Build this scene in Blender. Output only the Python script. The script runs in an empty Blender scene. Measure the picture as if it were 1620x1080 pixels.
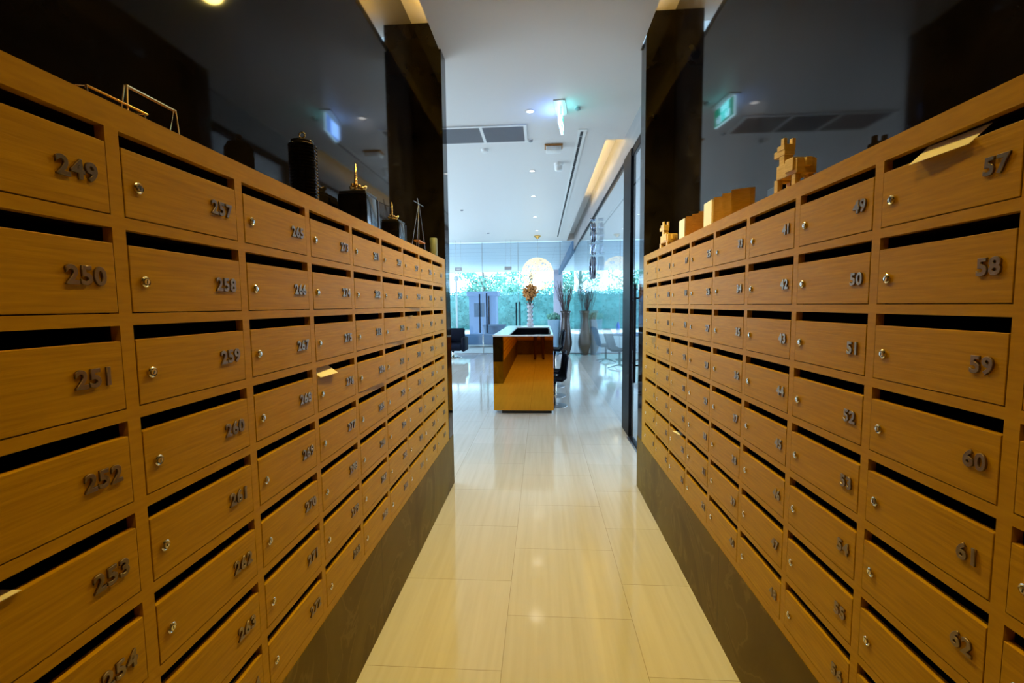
import bpy, bmesh, math, random
from mathutils import Vector, Matrix, Euler
random.seed(7)
S = bpy.context.scene
COL = S.collection
PI = math.pi
H = 1.636                      # eye height above the floor

# ------------------------------------------------------------------ camera
cd = bpy.data.cameras.new('camera')
cam = bpy.data.objects.new('camera', cd)
COL.objects.link(cam)
S.camera = cam
cd.sensor_width = 36.0
cd.lens = 708.603 / 1620 * 36
cd.clip_start = 0.01
cd.clip_end = 300
yaw, pitch, roll = -0.0670, -0.0802, -0.0111
fw = Vector((math.sin(yaw) * math.cos(pitch), math.cos(yaw) * math.cos(pitch), math.sin(pitch)))
rt = Vector((math.cos(yaw), -math.sin(yaw), 0))
up = rt.cross(fw)
r2 = rt * math.cos(roll) + up * math.sin(roll)
u2 = -rt * math.sin(roll) + up * math.cos(roll)
M = Matrix((r2, u2, -fw)).transposed().to_4x4()
M.translation = (0, 0, H)
cam.matrix_world = M

# ------------------------------------------------------------------ colour
S.view_settings.view_transform = 'Standard'
S.view_settings.look = 'None'
S.view_settings.gamma = 1
S.view_settings.use_curve_mapping = False
S.view_settings.exposure = 0.0

# ------------------------------------------------------------------ daylight
wd = bpy.data.worlds.new('sky')
S.world = wd
wd.use_nodes = True
bg = wd.node_tree.nodes['Background']
bg.inputs[0].default_value = (0.52, 0.78, 1.0, 1)
bg.inputs[1].default_value = 5.4
sl = bpy.data.lights.new('sun', 'SUN'); sl.energy = 13.0; sl.angle = 0.05; sl.color = (0.72, 0.88, 1.0)
so = bpy.data.objects.new('sun', sl); COL.objects.link(so)
so.rotation_euler = (math.radians(38), 0, math.radians(200))

def area(name, loc, rot, sx, sy, e, col, spread=PI):
    l = bpy.data.lights.new(name, 'AREA'); l.shape = 'RECTANGLE'; l.size = sx; l.size_y = sy
    l.energy = e; l.color = col; l.spread = spread
    o = bpy.data.objects.new(name, l); COL.objects.link(o); o.location = loc; o.rotation_euler = rot
    return o
def spot(name, loc, e, col, size=2.2, blend=0.6, r=0.03, aim=None):
    l = bpy.data.lights.new(name, 'SPOT'); l.energy = e; l.color = col; l.spot_size = size; l.spot_blend = blend
    l.shadow_soft_size = r
    o = bpy.data.objects.new(name, l); COL.objects.link(o); o.location = loc
    return o
WARM = (1.0, 0.74, 0.17)
ZC = 2.12 + H                  # ceiling
# portal at the glass front; side lamps are added fill at invented windows
a = area('portal', (-0.5, 15.05, 1.9), (PI / 2, 0, PI), 13, 3.7, 1, (1, 1, 1)); a.data.cycles.is_portal = True
a.rotation_euler = (-PI / 2, 0, 0)
a = area('added_side_fill', (-6.7, 9.8, 1.9), (0, -PI / 2, 0), 3.3, 9.5, 275, (0.86, 0.90, 1.0))  # added fill lamp on the unseen west side, brightens the hall
a = area('added_side_fill', (5.9, 10.2, 1.9), (0, PI / 2, 0), 3.3, 8.0, 185, (0.80, 0.88, 1.0))  # added fill lamp on the unseen east side, brightens the right room
# corridor lamps
spot('corridor_downlight', (0.03, 2.97, ZC - 0.05), 330, WARM, 2.3, 0.9, 0.07)
spot('corridor_downlight', (0.03, 2.97, ZC - 0.05), 60, WARM, 1.15, 0.9, 0.07)  # extra narrow beam added to this fixture, bounces warmth up from the floor
spot('corridor_downlight', (0.03, 0.95, ZC - 0.05), 62, (1.0, 0.62, 0.10), 1.6, 0.9, 0.07)
spot('corridor_downlight', (0.03, -0.75, ZC - 0.05), 65, (1.0, 0.55, 0.06), 1.8, 0.9, 0.07)
for y in (5.1, 7.29, 8.94, 11.0, 13.0):
    spot('hall_downlight', (-0.12, y, ZC - 0.05), 2, (1, 0.87, 0.70), 2.6, 0.7, 0.12)
# warm strips hidden in the ceiling coves
area('cove_strip', (0.79, 8.0, 2.20 + H), (0, -PI / 2 - 0.5, 0), 0.05, 3.8, 9, (1, 0.70, 0.25))
area('cove_strip', (-0.70, 2.0, 2.20 + H), (0, PI / 2 + 0.7, 0), 0.05, 3.4, 14, (1, 0.55, 0.05))
area('cove_strip', (0.70, 2.0, 2.20 + H), (0, -PI / 2 - 0.7, 0), 0.05, 3.4, 14, (1, 0.55, 0.05))

# ------------------------------------------------------------------ materials
def mat(name, col, rough=0.5, metal=0.0, spec=0.5, emit=None, es=0.0, coat=0.0):
    m = bpy.data.materials.new(name); m.use_nodes = True
    b = m.node_tree.nodes['Principled BSDF']
    b.inputs['Base Color'].default_value = (*col, 1)
    b.inputs['Roughness'].default_value = rough
    b.inputs['Metallic'].default_value = metal
    b.inputs['Specular IOR Level'].default_value = spec
    if coat: b.inputs['Coat Weight'].default_value = coat; b.inputs['Coat Roughness'].default_value = 0.03
    if emit: b.inputs['Emission Color'].default_value = (*emit, 1); b.inputs['Emission Strength'].default_value = es
    return m
def nodes(m): return m.node_tree.nodes, m.node_tree.links, m.node_tree.nodes['Principled BSDF']
def ramp(N, stops):
    r = N.new('ShaderNodeValToRGB'); e = r.color_ramp.elements
    e[0].position, e[0].color = stops[0][0], (*stops[0][1], 1)
    e[1].position, e[1].color = stops[-1][0], (*stops[-1][1], 1)
    for p, c in stops[1:-1]:
        x = e.new(p); x.color = (*c, 1)
    return r
def grained(name, c1, c2, scale, rough=0.5, det=4, bump=0.0, spec=0.5, rand=True, coat=0.0, metal=0.0):
    m = mat(name, c1, rough, metal, spec, coat=coat); N, L, b = nodes(m)
    tc = N.new('ShaderNodeTexCoord'); mp = N.new('ShaderNodeMapping'); mp.inputs['Scale'].default_value = scale
    L.new(tc.outputs['Object'], mp.inputs[0])
    n = N.new('ShaderNodeTexNoise'); n.inputs['Scale'].default_value = 1; n.inputs['Detail'].default_value = det
    n.inputs['Distortion'].default_value = 0.4
    if rand:
        oi = N.new('ShaderNodeObjectInfo'); mu = N.new('ShaderNodeMath'); mu.operation = 'MULTIPLY'; mu.inputs[1].default_value = 31
        L.new(oi.outputs['Random'], mu.inputs[0]); n.noise_dimensions = '4D'; L.new(mu.outputs[0], n.inputs['W'])
    L.new(mp.outputs[0], n.inputs['Vector'])
    r = ramp(N, [(0.3, c1), (0.7, c2)]); L.new(n.outputs['Fac'], r.inputs[0]); L.new(r.outputs[0], b.inputs['Base Color'])
    if bump:
        bp = N.new('ShaderNodeBump'); bp.inputs['Strength'].default_value = bump; bp.inputs['Distance'].default_value = 0.002
        L.new(n.outputs['Fac'], bp.inputs['Height']); L.new(bp.outputs[0], b.inputs['Normal'])
    return m
M_WOOD = grained('oak_veneer', (0.37, 0.190, 0.001), (0.50, 0.275, 0.002), (9, 9, 150), 0.45, 5, 0.3, spec=0.12)
M_WOODV = grained('oak_edge', (0.39, 0.200, 0.001), (0.48, 0.262, 0.002), (14, 14, 90), 0.45, 4, 0.15, spec=0.12, rand=False)
M_BOXSHADE = mat('inside_shade', (0.012, 0.004, 0.002), 0.9, spec=0.1)  # shade inside the boxes, put into the colour
M_STONE = grained('black_polished_stone', (0.004, 0.003, 0.003), (0.012, 0.009, 0.007), (5, 5, 5), 0.05, 8, spec=0.16, rand=False)
M_CHROME = mat('brushed_chrome', (0.72, 0.66, 0.56), 0.22, 1.0)
M_NUMBER = mat('number_metal', (0.24, 0.18, 0.13), 0.36, 1.0)
M_DKCHROME = mat('dark_chrome', (0.22, 0.25, 0.32), 0.15, 1.0)
M_STEEL = mat('satin_steel', (0.35, 0.35, 0.37), 0.35, 1.0)
M_BRASS = mat('polished_brass', (0.83, 0.58, 0.22), 0.18, 1.0)
M_BLACK = mat('black_lacquer', (0.008, 0.008, 0.009), 0.12, 0, 0.5)
M_BLACKM = mat('black_matt', (0.012, 0.012, 0.014), 0.5)
M_FRAME = mat('black_frame', (0.006, 0.006, 0.009), 0.4, spec=0.06)
M_CEIL = mat('ceiling_paint', (0.74, 0.72, 0.70), 0.42, 0, 0.35)
M_PAINT = mat('wall_paint', (0.70, 0.70, 0.70), 0.7)
M_WHITE = mat('white_plastic', (0.8, 0.8, 0.78), 0.4)
M_GREY = mat('grey_plastic', (0.30, 0.31, 0.33), 0.5)
M_GRILLE = mat('grille_grey', (0.16, 0.16, 0.19), 0.6)
M_PAPER = mat('envelope_paper', (0.85, 0.78, 0.62), 0.7)
M_COPPER = mat('copper_mirror', (0.80, 0.37, 0.03), 0.015, 1.0)
M_WHITESTONE = mat('white_counter_stone', (0.85, 0.85, 0.85), 0.15, coat=0.3)
M_LLAMA = grained('pale_carved_wood', (0.62, 0.42, 0.16), (0.75, 0.54, 0.24), (30, 30, 200), 0.55, 3)
M_REDWOOD = grained('brown_block_wood', (0.30, 0.12, 0.02), (0.42, 0.19, 0.04), (40, 40, 200), 0.5, 3)
M_BIRCH = mat('white_block_face', (0.80, 0.77, 0.70), 0.55)
M_FABRIC = mat('blue_grey_fabric', (0.10, 0.17, 0.27), 0.8)
M_NAVY = mat('dark_navy_leather', (0.004, 0.006, 0.014), 0.55, spec=0.08)
M_BLUE = mat('cobalt_glass', (0.02, 0.03, 0.55), 0.1)
M_LAMP = mat('lamp_glow', (1, 1, 1), 0.4, emit=(1, 0.95, 0.85), es=3.0)
M_LAMPW = mat('warm_lamp_glow', (1, 0.9, 0.6), 0.4, emit=(1, 0.8, 0.4), es=14)
M_BULB = mat('chandelier_wire', (0.75, 0.62, 0.36), 0.4, emit=(1, 0.86, 0.56), es=0.65)
M_GREENSIGN = mat('exit_green', (0.0, 0.35, 0.22), 0.4, emit=(0.0, 0.55, 0.30), es=1.6)
M_SIGNWHITE = mat('exit_white', (0.8, 0.9, 1), 0.4, emit=(0.45, 0.75, 1.0), es=4)
M_SIGNEDGE = mat('exit_acrylic', (0.6, 0.9, 1), 0.4, emit=(0.5, 0.85, 1.0), es=4)
M_SIGNBLUE = mat('exit_back', (0.3, 0.5, 1), 0.4, emit=(0.12, 0.32, 1.0), es=4.5)
M_DRIED = grained('dried_flowers', (0.42, 0.14, 0.02), (0.62, 0.30, 0.08), (30, 30, 30), 0.8, 3)
M_TWIG = mat('brown_twig', (0.06, 0.035, 0.03), 0.7)
M_POT = grained('dark_glazed_pot', (0.015, 0.01, 0.008), (0.035, 0.02, 0.014), (4, 4, 4), 0.3, 4)
M_POT2 = grained('bronze_glazed_pot', (0.12, 0.09, 0.04), (0.2, 0.15, 0.08), (4, 4, 4), 0.3, 4)
M_BLUEPOT = mat('pale_blue_pot', (0.22, 0.36, 0.48), 0.4)
M_LEAF = grained('leaf_green', (0.12, 0.36, 0.28), (0.26, 0.60, 0.48), (2, 2, 2), 0.6, 3)
M_HEDGE = grained('hedge_green', (0.07, 0.23, 0.21), (0.15, 0.42, 0.40), (1.5, 1.5, 1.5), 0.6, 3)
M_BARK = mat('bark', (0.12, 0.10, 0.09), 0.8)
M_CANDLE = mat('grey_green_wax', (0.15, 0.17, 0.14), 0.5)
M_TROUSER = mat('dark_maroon_trousers', (0.05, 0.010, 0.010), 0.8)
M_SHIRT = mat('dark_shirt', (0.04, 0.04, 0.05), 0.8)
M_SKIN = mat('skin', (0.50, 0.30, 0.20), 0.5)
M_HAIR = mat('black_hair', (0.01, 0.008, 0.007), 0.5)
M_PAVE = mat('pale_paving', (0.55, 0.55, 0.52), 0.7)
M_BOOTH = mat('booth_blue_grey', (0.28, 0.38, 0.58), 0.6)
M_BOOTHGLASS = mat('booth_window', (0.10, 0.16, 0.24), 0.1)
M_COLUMN = mat('rosy_column', (0.52, 0.45, 0.52), 0.6)
M_GOLD = grained('header_panel', (0.26, 0.25, 0.25), (0.36, 0.34, 0.34), (2, 2, 8), 0.35, 4, rand=False)

def glass(name, tint=(0.92, 0.97, 1.0), ior=1.5, boost=1.0):
    m = bpy.data.materials.new(name); m.use_nodes = True
    N, L = m.node_tree.nodes, m.node_tree.links
    N.remove(N['Principled BSDF']); out = N['Material Output']
    t = N.new('ShaderNodeBsdfTransparent'); t.inputs[0].default_value = (*tint, 1)
    g = N.new('ShaderNodeBsdfGlossy'); g.inputs['Roughness'].default_value = 0.0
    f = N.new('ShaderNodeFresnel')
    ge = N.new('ShaderNodeNewGeometry'); mr = N.new('ShaderNodeMapRange'); mr.inputs[3].default_value = ior; mr.inputs[4].default_value = 1 / ior
    L.new(ge.outputs['Backfacing'], mr.inputs[0]); L.new(mr.outputs[0], f.inputs[0])
    mu = N.new('ShaderNodeMath'); mu.operation = 'MULTIPLY'; mu.inputs[1].default_value = boost; mu.use_clamp = True
    mx = N.new('ShaderNodeMixShader')
    L.new(f.outputs[0], mu.inputs[0]); L.new(mu.outputs[0], mx.inputs[0]); L.new(t.outputs[0], mx.inputs[1]); L.new(g.outputs[0], mx.inputs[2])
    L.new(mx.outputs[0], out.inputs[0])
    return m
M_GLASS = glass('clear_glass')
M_GLASSR = glass('partition_glass', (0.94, 0.97, 1.0), 1.16, 1.0)
M_CRYSTAL = mat('crystal', (0.55, 0.56, 0.60), 0.12, 0.9)

def floor_mat():
    m = mat('beige_marble_tiles', (0.7, 0.65, 0.55), 0.07, spec=0.6); N, L, b = nodes(m)
    tc = N.new('ShaderNodeTexCoord'); sp = N.new('ShaderNodeSeparateXYZ'); L.new(tc.outputs['Object'], sp.inputs[0])
    ax = N.new('ShaderNodeMath'); ax.inputs[1].default_value = 0.19 + 6.5 + 0.0; L.new(sp.outputs[0], ax.inputs[0])
    ay = N.new('ShaderNodeMath'); ay.inputs[1].default_value = 6.6 - 1.88; L.new(sp.outputs[1], ay.inputs[0])
    cb = N.new('ShaderNodeCombineXYZ'); L.new(ay.outputs[0], cb.inputs[0]); L.new(ax.outputs[0], cb.inputs[1])
    br = N.new('ShaderNodeTexBrick'); br.offset = 0.45; br.offset_frequency = 2; br.squash = 1
    br.inputs['Scale'].default_value = 1; br.inputs['Mortar Size'].default_value = 0.0014; br.inputs['Mortar Smooth'].default_value = 0.3
    br.inputs['Brick Width'].default_value = 0.66; br.inputs['Row Height'].default_value = 0.65
    br.inputs['Color1'].default_value = (0.58, 0.555, 0.50, 1); br.inputs['Color2'].default_value = (0.62, 0.595, 0.55, 1)
    br.inputs['Mortar'].default_value = (0.30, 0.26, 0.19, 1)
    L.new(cb.outputs[0], br.inputs['Vector'])
    mp = N.new('ShaderNodeMapping'); mp.inputs['Scale'].default_value = (26, 1.1, 1); L.new(tc.outputs['Object'], mp.inputs[0])
    n = N.new('ShaderNodeTexNoise'); n.inputs['Scale'].default_value = 1; n.inputs['Detail'].default_value = 6; n.inputs['Distortion'].default_value = 0.3
    L.new(mp.outputs[0], n.inputs['Vector'])
    r = ramp(N, [(0.3, (0.91, 0.90, 0.87)), (0.62, (1, 1, 1))]); L.new(n.outputs['Fac'], r.inputs[0])
    mx = N.new('ShaderNodeMix'); mx.data_type = 'RGBA'; mx.blend_type = 'MULTIPLY'; mx.inputs[0].default_value = 1
    L.new(br.outputs['Color'], mx.inputs[6]); L.new(r.outputs[0], mx.inputs[7]); L.new(mx.outputs[2], b.inputs['Base Color'])
    return m
M_FLOOR = floor_mat()
def plinth_mat():
    m = mat('brown_marble', (0.1, 0.08, 0.05), 0.45, spec=0.05); N, L, b = nodes(m)
    tc = N.new('ShaderNodeTexCoord')
    n = N.new('ShaderNodeTexNoise'); n.inputs['Scale'].default_value = 1.7; n.inputs['Detail'].default_value = 10; n.inputs['Distortion'].default_value = 1.6
    L.new(tc.outputs['Object'], n.inputs['Vector'])
    r = ramp(N, [(0.30, (0.095, 0.058, 0.008)), (0.49, (0.13, 0.083, 0.012)), (0.505, (0.18, 0.118, 0.024)), (0.52, (0.135, 0.087, 0.013)), (0.75, (0.17, 0.112, 0.018))])
    L.new(n.outputs['Fac'], r.inputs[0])
    sp = N.new('ShaderNodeSeparateXYZ'); L.new(tc.outputs['Object'], sp.inputs[0])
    # joints between the slabs
    pp = N.new('ShaderNodeMath'); pp.operation = 'PINGPONG'; pp.inputs[1].default_value = 0.66
    ad = N.new('ShaderNodeMath'); ad.inputs[1].default_value = -2.14 + 13.2; L.new(sp.outputs[1], ad.inputs[0]); L.new(ad.outputs[0], pp.inputs[0])
    ls = N.new('ShaderNodeMath'); ls.operation = 'LESS_THAN'; ls.inputs[1].default_value = 0.0012; L.new(pp.outputs[0], ls.inputs[0])
    mx = N.new('ShaderNodeMix'); mx.data_type = 'RGBA'; mx.inputs[7].default_value = (0.03, 0.02, 0.012, 1)
    L.new(ls.outputs[0], mx.inputs[0]); L.new(r.outputs[0], mx.inputs[6]); L.new(mx.outputs[2], b.inputs['Base Color'])
    return m
M_PLINTH = plinth_mat()
def slat_mat(name, col, axis, pitch, dark):
    m = mat(name, col, 0.6); N, L, b = nodes(m)
    tc = N.new('ShaderNodeTexCoord'); sp = N.new('ShaderNodeSeparateXYZ'); L.new(tc.outputs['Object'], sp.inputs[0])
    fr = N.new('ShaderNodeMath'); fr.operation = 'PINGPONG'; fr.inputs[1].default_value = pitch; L.new(sp.outputs[axis], fr.inputs[0])
    ls = N.new('ShaderNodeMath'); ls.operation = 'LESS_THAN'; ls.inputs[1].default_value = pitch * 0.06; L.new(fr.outputs[0], ls.inputs[0])
    mx = N.new('ShaderNodeMix'); mx.data_type = 'RGBA'; mx.inputs[6].default_value = (*col, 1); mx.inputs[7].default_value = (*dark, 1)
    L.new(ls.outputs[0], mx.inputs[0]); L.new(mx.outputs[2], b.inputs['Base Color'])
    return m
M_SLOT = slat_mat('slot_black', (0.012, 0.012, 0.014), 1, 0.21, (0.3, 0.3, 0.31))  # black slot crossed by grey divider stripes
M_SOFFIT = slat_mat('canopy_boards', (0.74, 0.80, 0.86), 1, 0.6, (0.5, 0.56, 0.64))

# ------------------------------------------------------------------ mesh helpers
class MB:
    def __init__(s): s.b = bmesh.new()
    def box(s, x0, x1, y0, y1, z0, z1, bev=0, rot=None):
        g = bmesh.ops.create_cube(s.b, size=1)['verts']
        c = Vector(((x0 + x1) / 2, (y0 + y1) / 2, (z0 + z1) / 2))
        bmesh.ops.scale(s.b, vec=(abs(x1 - x0), abs(y1 - y0), abs(z1 - z0)), verts=g)
        if bev:
            es = list({e for v in g for e in v.link_edges})
            r = bmesh.ops.bevel(s.b, geom=es, offset=bev, segments=2, affect='EDGES', profile=0.5)
            g = list({v for f in r['faces'] for v in f.verts} | {v for v in g if v.is_valid})
        if rot: bmesh.ops.rotate(s.b, cent=(0, 0, 0), matrix=rot, verts=g)
        bmesh.ops.translate(s.b, vec=c, verts=g)
        return s
    def lathe(s, prof, cx=0, cy=0, n=24, cap=True):
        rings = []
        for (r, z) in prof:
            rings.append([s.b.verts.new((cx + r * math.cos(2 * PI * k / n), cy + r * math.sin(2 * PI * k / n), z)) for k in range(n)])
        for a, b in zip(rings, rings[1:]):
            for k in range(n):
                s.b.faces.new((a[k], a[(k + 1) % n], b[(k + 1) % n], b[k]))
        if cap:
            s.b.faces.new(list(reversed(rings[0]))); s.b.faces.new(rings[-1])
        return s
    def tube(s, pts, r, n=8, r1=None):
        pts = [Vector(p) for p in pts]; rings = []
        for i, p in enumerate(pts):
            d = (pts[min(i + 1, len(pts) - 1)] - pts[max(i - 1, 0)]).normalized()
            a = d.orthogonal().normalized() if i == 0 else (a - d * a.dot(d)).normalized()
            b = d.cross(a)
            rr = r if r1 is None else r + (r1 - r) * i / (len(pts) - 1)
            rings.append([s.b.verts.new(p + (a * math.cos(2 * PI * k / n) + b * math.sin(2 * PI * k / n)) * rr) for k in range(n)])
        for A, B in zip(rings, rings[1:]):
            for k in range(n): s.b.faces.new((A[k], A[(k + 1) % n], B[(k + 1) % n], B[k]))
        s.b.faces.new(list(reversed(rings[0]))); s.b.faces.new(rings[-1])
        return s
    def prism(s, poly, a0, a1, axis='x'):
        def P(q, t):
            return {'x': (t, q[0], q[1]), 'y': (q[0], t, q[1]), 'z': (q[0], q[1], t)}[axis]
        A = [s.b.verts.new(P(q, a0)) for q in poly]; B = [s.b.verts.new(P(q, a1)) for q in poly]
        n = len(poly)
        s.b.faces.new(A); s.b.faces.new(list(reversed(B)))
        for k in range(n): s.b.faces.new((A[k], B[k], B[(k + 1) % n], A[(k + 1) % n]))
        return s
    def sphere(s, c, r, sub=2, sc=(1, 1, 1)):
        g = bmesh.ops.create_icosphere(s.b, subdivisions=sub, radius=r)['verts']
        bmesh.ops.scale(s.b, vec=sc, verts=g); bmesh.ops.translate(s.b, vec=c, verts=g)
        return s
    def build(s, name, m, parent=None, smooth=False, loc=None):
        bmesh.ops.recalc_face_normals(s.b, faces=s.b.faces)
        me = bpy.data.meshes.new(name); s.b.to_mesh(me); s.b.free()
        me.materials.append(m)
        if smooth:
            for p in me.polygons: p.use_smooth = True
        o = bpy.data.objects.new(name, me); COL.objects.link(o)
        if parent: o.parent = parent
        if loc: o.location = loc
        return o
def smooth_by_angle(o, deg=40):
    me = o.data
    for p in me.polygons: p.use_smooth = True
    bm = bmesh.new(); bm.from_mesh(me)
    for e in bm.edges:
        if len(e.link_faces) == 2 and e.calc_face_angle() > math.radians(deg): e.smooth = False
    bm.to_mesh(me); bm.free()
    return o
def tag(o, label=None, cat=None, group=None, kind=None):
    if label: o['label'] = label
    if cat: o['category'] = cat
    if group: o['group'] = group
    if kind: o['kind'] = kind
    return o
def thing(name, loc, rz, label, cat, group=None):
    o = bpy.data.objects.new(name, None); COL.objects.link(o); o.location = loc; o.rotation_euler = (0, 0, rz)
    o.empty_display_size = 0.1
    return tag(o, label, cat, group)
def struct(name, mb, m, label=None):
    o = mb.build(name, m); o['kind'] = 'structure'
    if label: o['label'] = label
    return o
def copy_tree(o, parent=None):
    c = o.copy(); COL.objects.link(c); c.parent = parent
    for ch in [x for x in bpy.data.objects if x.parent == o]: copy_tree(ch, c)
    return c

# ------------------------------------------------------------------ the setting
XL, XR = -0.822, 0.850          # fronts of the two mailbox walls
WL, WR = -1.060, 1.075          # polished stone above them
YE, YP = 3.84, 4.007            # end of the recess, end of the wall
ZT, ZB = 0.397 + H, 0.462       # top and underside of the cabinets
struct('floor', MB().box(-7.2, 6.2, -1.9, 15.3, -0.1, 0), M_FLOOR)
struct('ceiling_corridor', MB().box(-0.838, 0.838, -1.8, YP, ZC, ZC + 0.05), M_CEIL)
c = MB()
c.box(-7.2, 6.2, YP, 6.05, ZC, ZC + 0.05); c.box(-7.2, 0.84, 6.05, 15.2, ZC, ZC + 0.05); c.box(1.12, 6.2, 6.05, 15.2, ZC, ZC + 0.05)
struct('ceiling_hall', c, M_CEIL)
c = MB(); c.box(0.70, 1.12, 6.05, 15.2, 2.35 + H, 2.40 + H); c.box(0.68, 0.70, 6.05, 15.2, ZC + 0.05, 2.40 + H)
c.box(0.68, 1.12, 15.2, 15.28, ZC, 2.40 + H); c.box(0.68, 1.12, 6.0, 6.05, ZC + 0.05, 2.40 + H)
struct('ceiling_cove', c, M_CEIL)
struct('ceiling_recess', MB().box(-1.3, 1.3, -1.8, YP, 2.33 + H, 2.38 + H), M_CEIL)
struct('trim_1', MB().box(1.07, 1.118, YP, 15.2, 1.83 + H, 2.35 + H), M_GOLD, 'header panel above the glass partition')
struct('baseboard_left', MB().box(WL - 0.24, XL + 0.002, -1.8, YP, 0, ZB), M_PLINTH)
struct('baseboard_right', MB().box(XR - 0.002, WR + 0.24, -1.8, YP, 0, ZB), M_PLINTH)
struct('wall_left', MB().box(WL - 0.24, WL, -1.8, YE, ZT, 2.33 + H), M_STONE)
struct('wall_right', MB().box(WR, WR + 0.24, -1.8, YE, ZT, 2.33 + H), M_STONE)
struct('wall_left_pillar', MB().box(WL - 0.24, XL, YE, YP, ZB, 2.33 + H), M_STONE)
struct('wall_right_pillar', MB().box(XR, WR + 0.24, YE, YP, ZB, 2.33 + H), M_STONE)
struct('wall_hall_left', MB().box(-7.2, WL - 0.24, YP - 0.2, YP, 0, ZC), M_PAINT)
struct('wall_hall_right', MB().box(WR + 0.24, 6.2, YP - 0.2, YP, 0, ZC), M_PAINT)
c = MB(); c.box(-7.3, -7.2, YP, 15.3, 0, 0.35); c.box(-7.3, -7.2, YP, 15.3, 3.5, ZC); c.box(-7.3, -7.2, YP, 5.0, 0.35, 3.5); c.box(-7.3, -7.2, 14.6, 15.3, 0.35, 3.5)
struct('wall_hall_west', c, M_PAINT)
c = MB()
for y in (5.0, 7.4, 9.8, 12.2, 14.6): c.box(-7.28, -7.22, y - 0.03, y + 0.03, 0.35, 3.5)
w = struct('window_added_west', c, M_FRAME)  # unseen window, added to let daylight into the hall
MB().box(-7.255, -7.25, 5.0, 14.6, 0.35, 3.5).build('pane', M_GLASS, w)
c = MB(); c.box(6.1, 6.2, YP, 15.3, 0, 0.35); c.box(6.1, 6.2, YP, 15.3, 3.5, ZC); c.box(6.1, 6.2, YP, 6.2, 0.35, 3.5); c.box(6.1, 6.2, 14.2, 15.3, 0.35, 3.5)
struct('wall_hall_east', c, M_PAINT)
c = MB()
for y in (6.2, 8.2, 10.2, 12.2, 14.2): c.box(6.13, 6.17, y - 0.03, y + 0.03, 0.35, 3.5)
w = struct('window_added_east', c, M_FRAME)  # unseen window, added to light the room beyond the partition
MB().box(6.148, 6.152, 6.2, 14.2, 0.35, 3.5).build('pane', M_GLASS, w)
# behind the camera: the corridor's closed end, panelled like the cabinets
c = MB()
for k in range(8):
    z = ZB + 0.02 + k * 0.189; c.box(-1.06, 1.075, -1.62, -1.58, z, z + 0.158)
c.box(-1.06, 1.075, -1.64, -1.61, ZB, ZT)
struct('wall_back', c, M_WOODV)
struct('baseboard_back', MB().box(-1.06, 1.075, -1.8, -1.58, 0, ZB), M_PLINTH)
struct('wall_back_upper', MB().box(-1.06, 1.075, -1.8, -1.62, ZT, 2.33 + H), M_STONE)
c = MB()
for sx in (-1, 1):
    x0, x1 = (XL - 0.2, XL) if sx < 0 else (XR, XR + 0.2)
    c.box(x0, x1, -1.6, 0.09, ZB, ZT)
struct('wall_side_panels', c, M_WOODV)

# ------------------------------------------------------------------ mailboxes
W, P, SH, M0 = 0.36, 0.189, 0.030, 0.0141
NC = 10
SLOT0 = 0.347 + H
def text_mesh(s, size, ext, bold=0.0):
    cu = bpy.data.curves.new('t', 'FONT'); cu.body = s; cu.size = size; cu.extrude = ext; cu.offset = bold
    cu.bevel_depth = 0.0006 if ext < 0.01 else 0; cu.bevel_resolution = 0
    cu.resolution_u = 3; cu.align_x = 'RIGHT'; cu.align_y = 'CENTER'; cu.space_character = 1.08
    o = bpy.data.objects.new('t', cu); COL.objects.link(o)
    dg = bpy.context.evaluated_depsgraph_get()
    me = bpy.data.meshes.new_from_object(o.evaluated_get(dg))
    bpy.data.objects.remove(o); bpy.data.curves.remove(cu)
    return me
DW, DH = W - 2 * M0 - 0.004, 0.1335
_d = MB().box(-DW / 2, DW / 2, -0.001, 0.017, -DH / 2, DH / 2, bev=0.0012).build('door', M_WOOD)
ME_DOOR = _d.data; bpy.data.objects.remove(_d)
l = MB()
def ring_y(mb, prof, n=20):          # lathe around the outward (-y) axis
    rings = []
    for r, y in prof: rings.append([mb.b.verts.new((r * math.cos(2 * PI * k / n), y, r * math.sin(2 * PI * k / n))) for k in range(n)])
    for a, b in zip(rings, rings[1:]):
        for k in range(n): mb.b.faces.new((a[k], a[(k + 1) % n], b[(k + 1) % n], b[k]))
    mb.b.faces.new(rings[-1])
    return mb
ring_y(l, [(0.0115, 0), (0.0115, -0.0035), (0.0095, -0.0052), (0.0078, -0.0042), (0.0072, -0.0018), (0.0066, -0.0018), (0.0058, -0.0065), (0.001, -0.0068)])
_d = l.build('lock', M_CHROME); smooth_by_angle(_d, 35); ME_LOCK = _d.data; bpy.data.objects.remove(_d)
_d = MB().box(-0.0008, 0.0008, -0.0072, -0.006, -0.0038, 0.0038).build('keyhole', M_BLACKM); ME_KEY = _d.data; bpy.data.objects.remove(_d)

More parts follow.
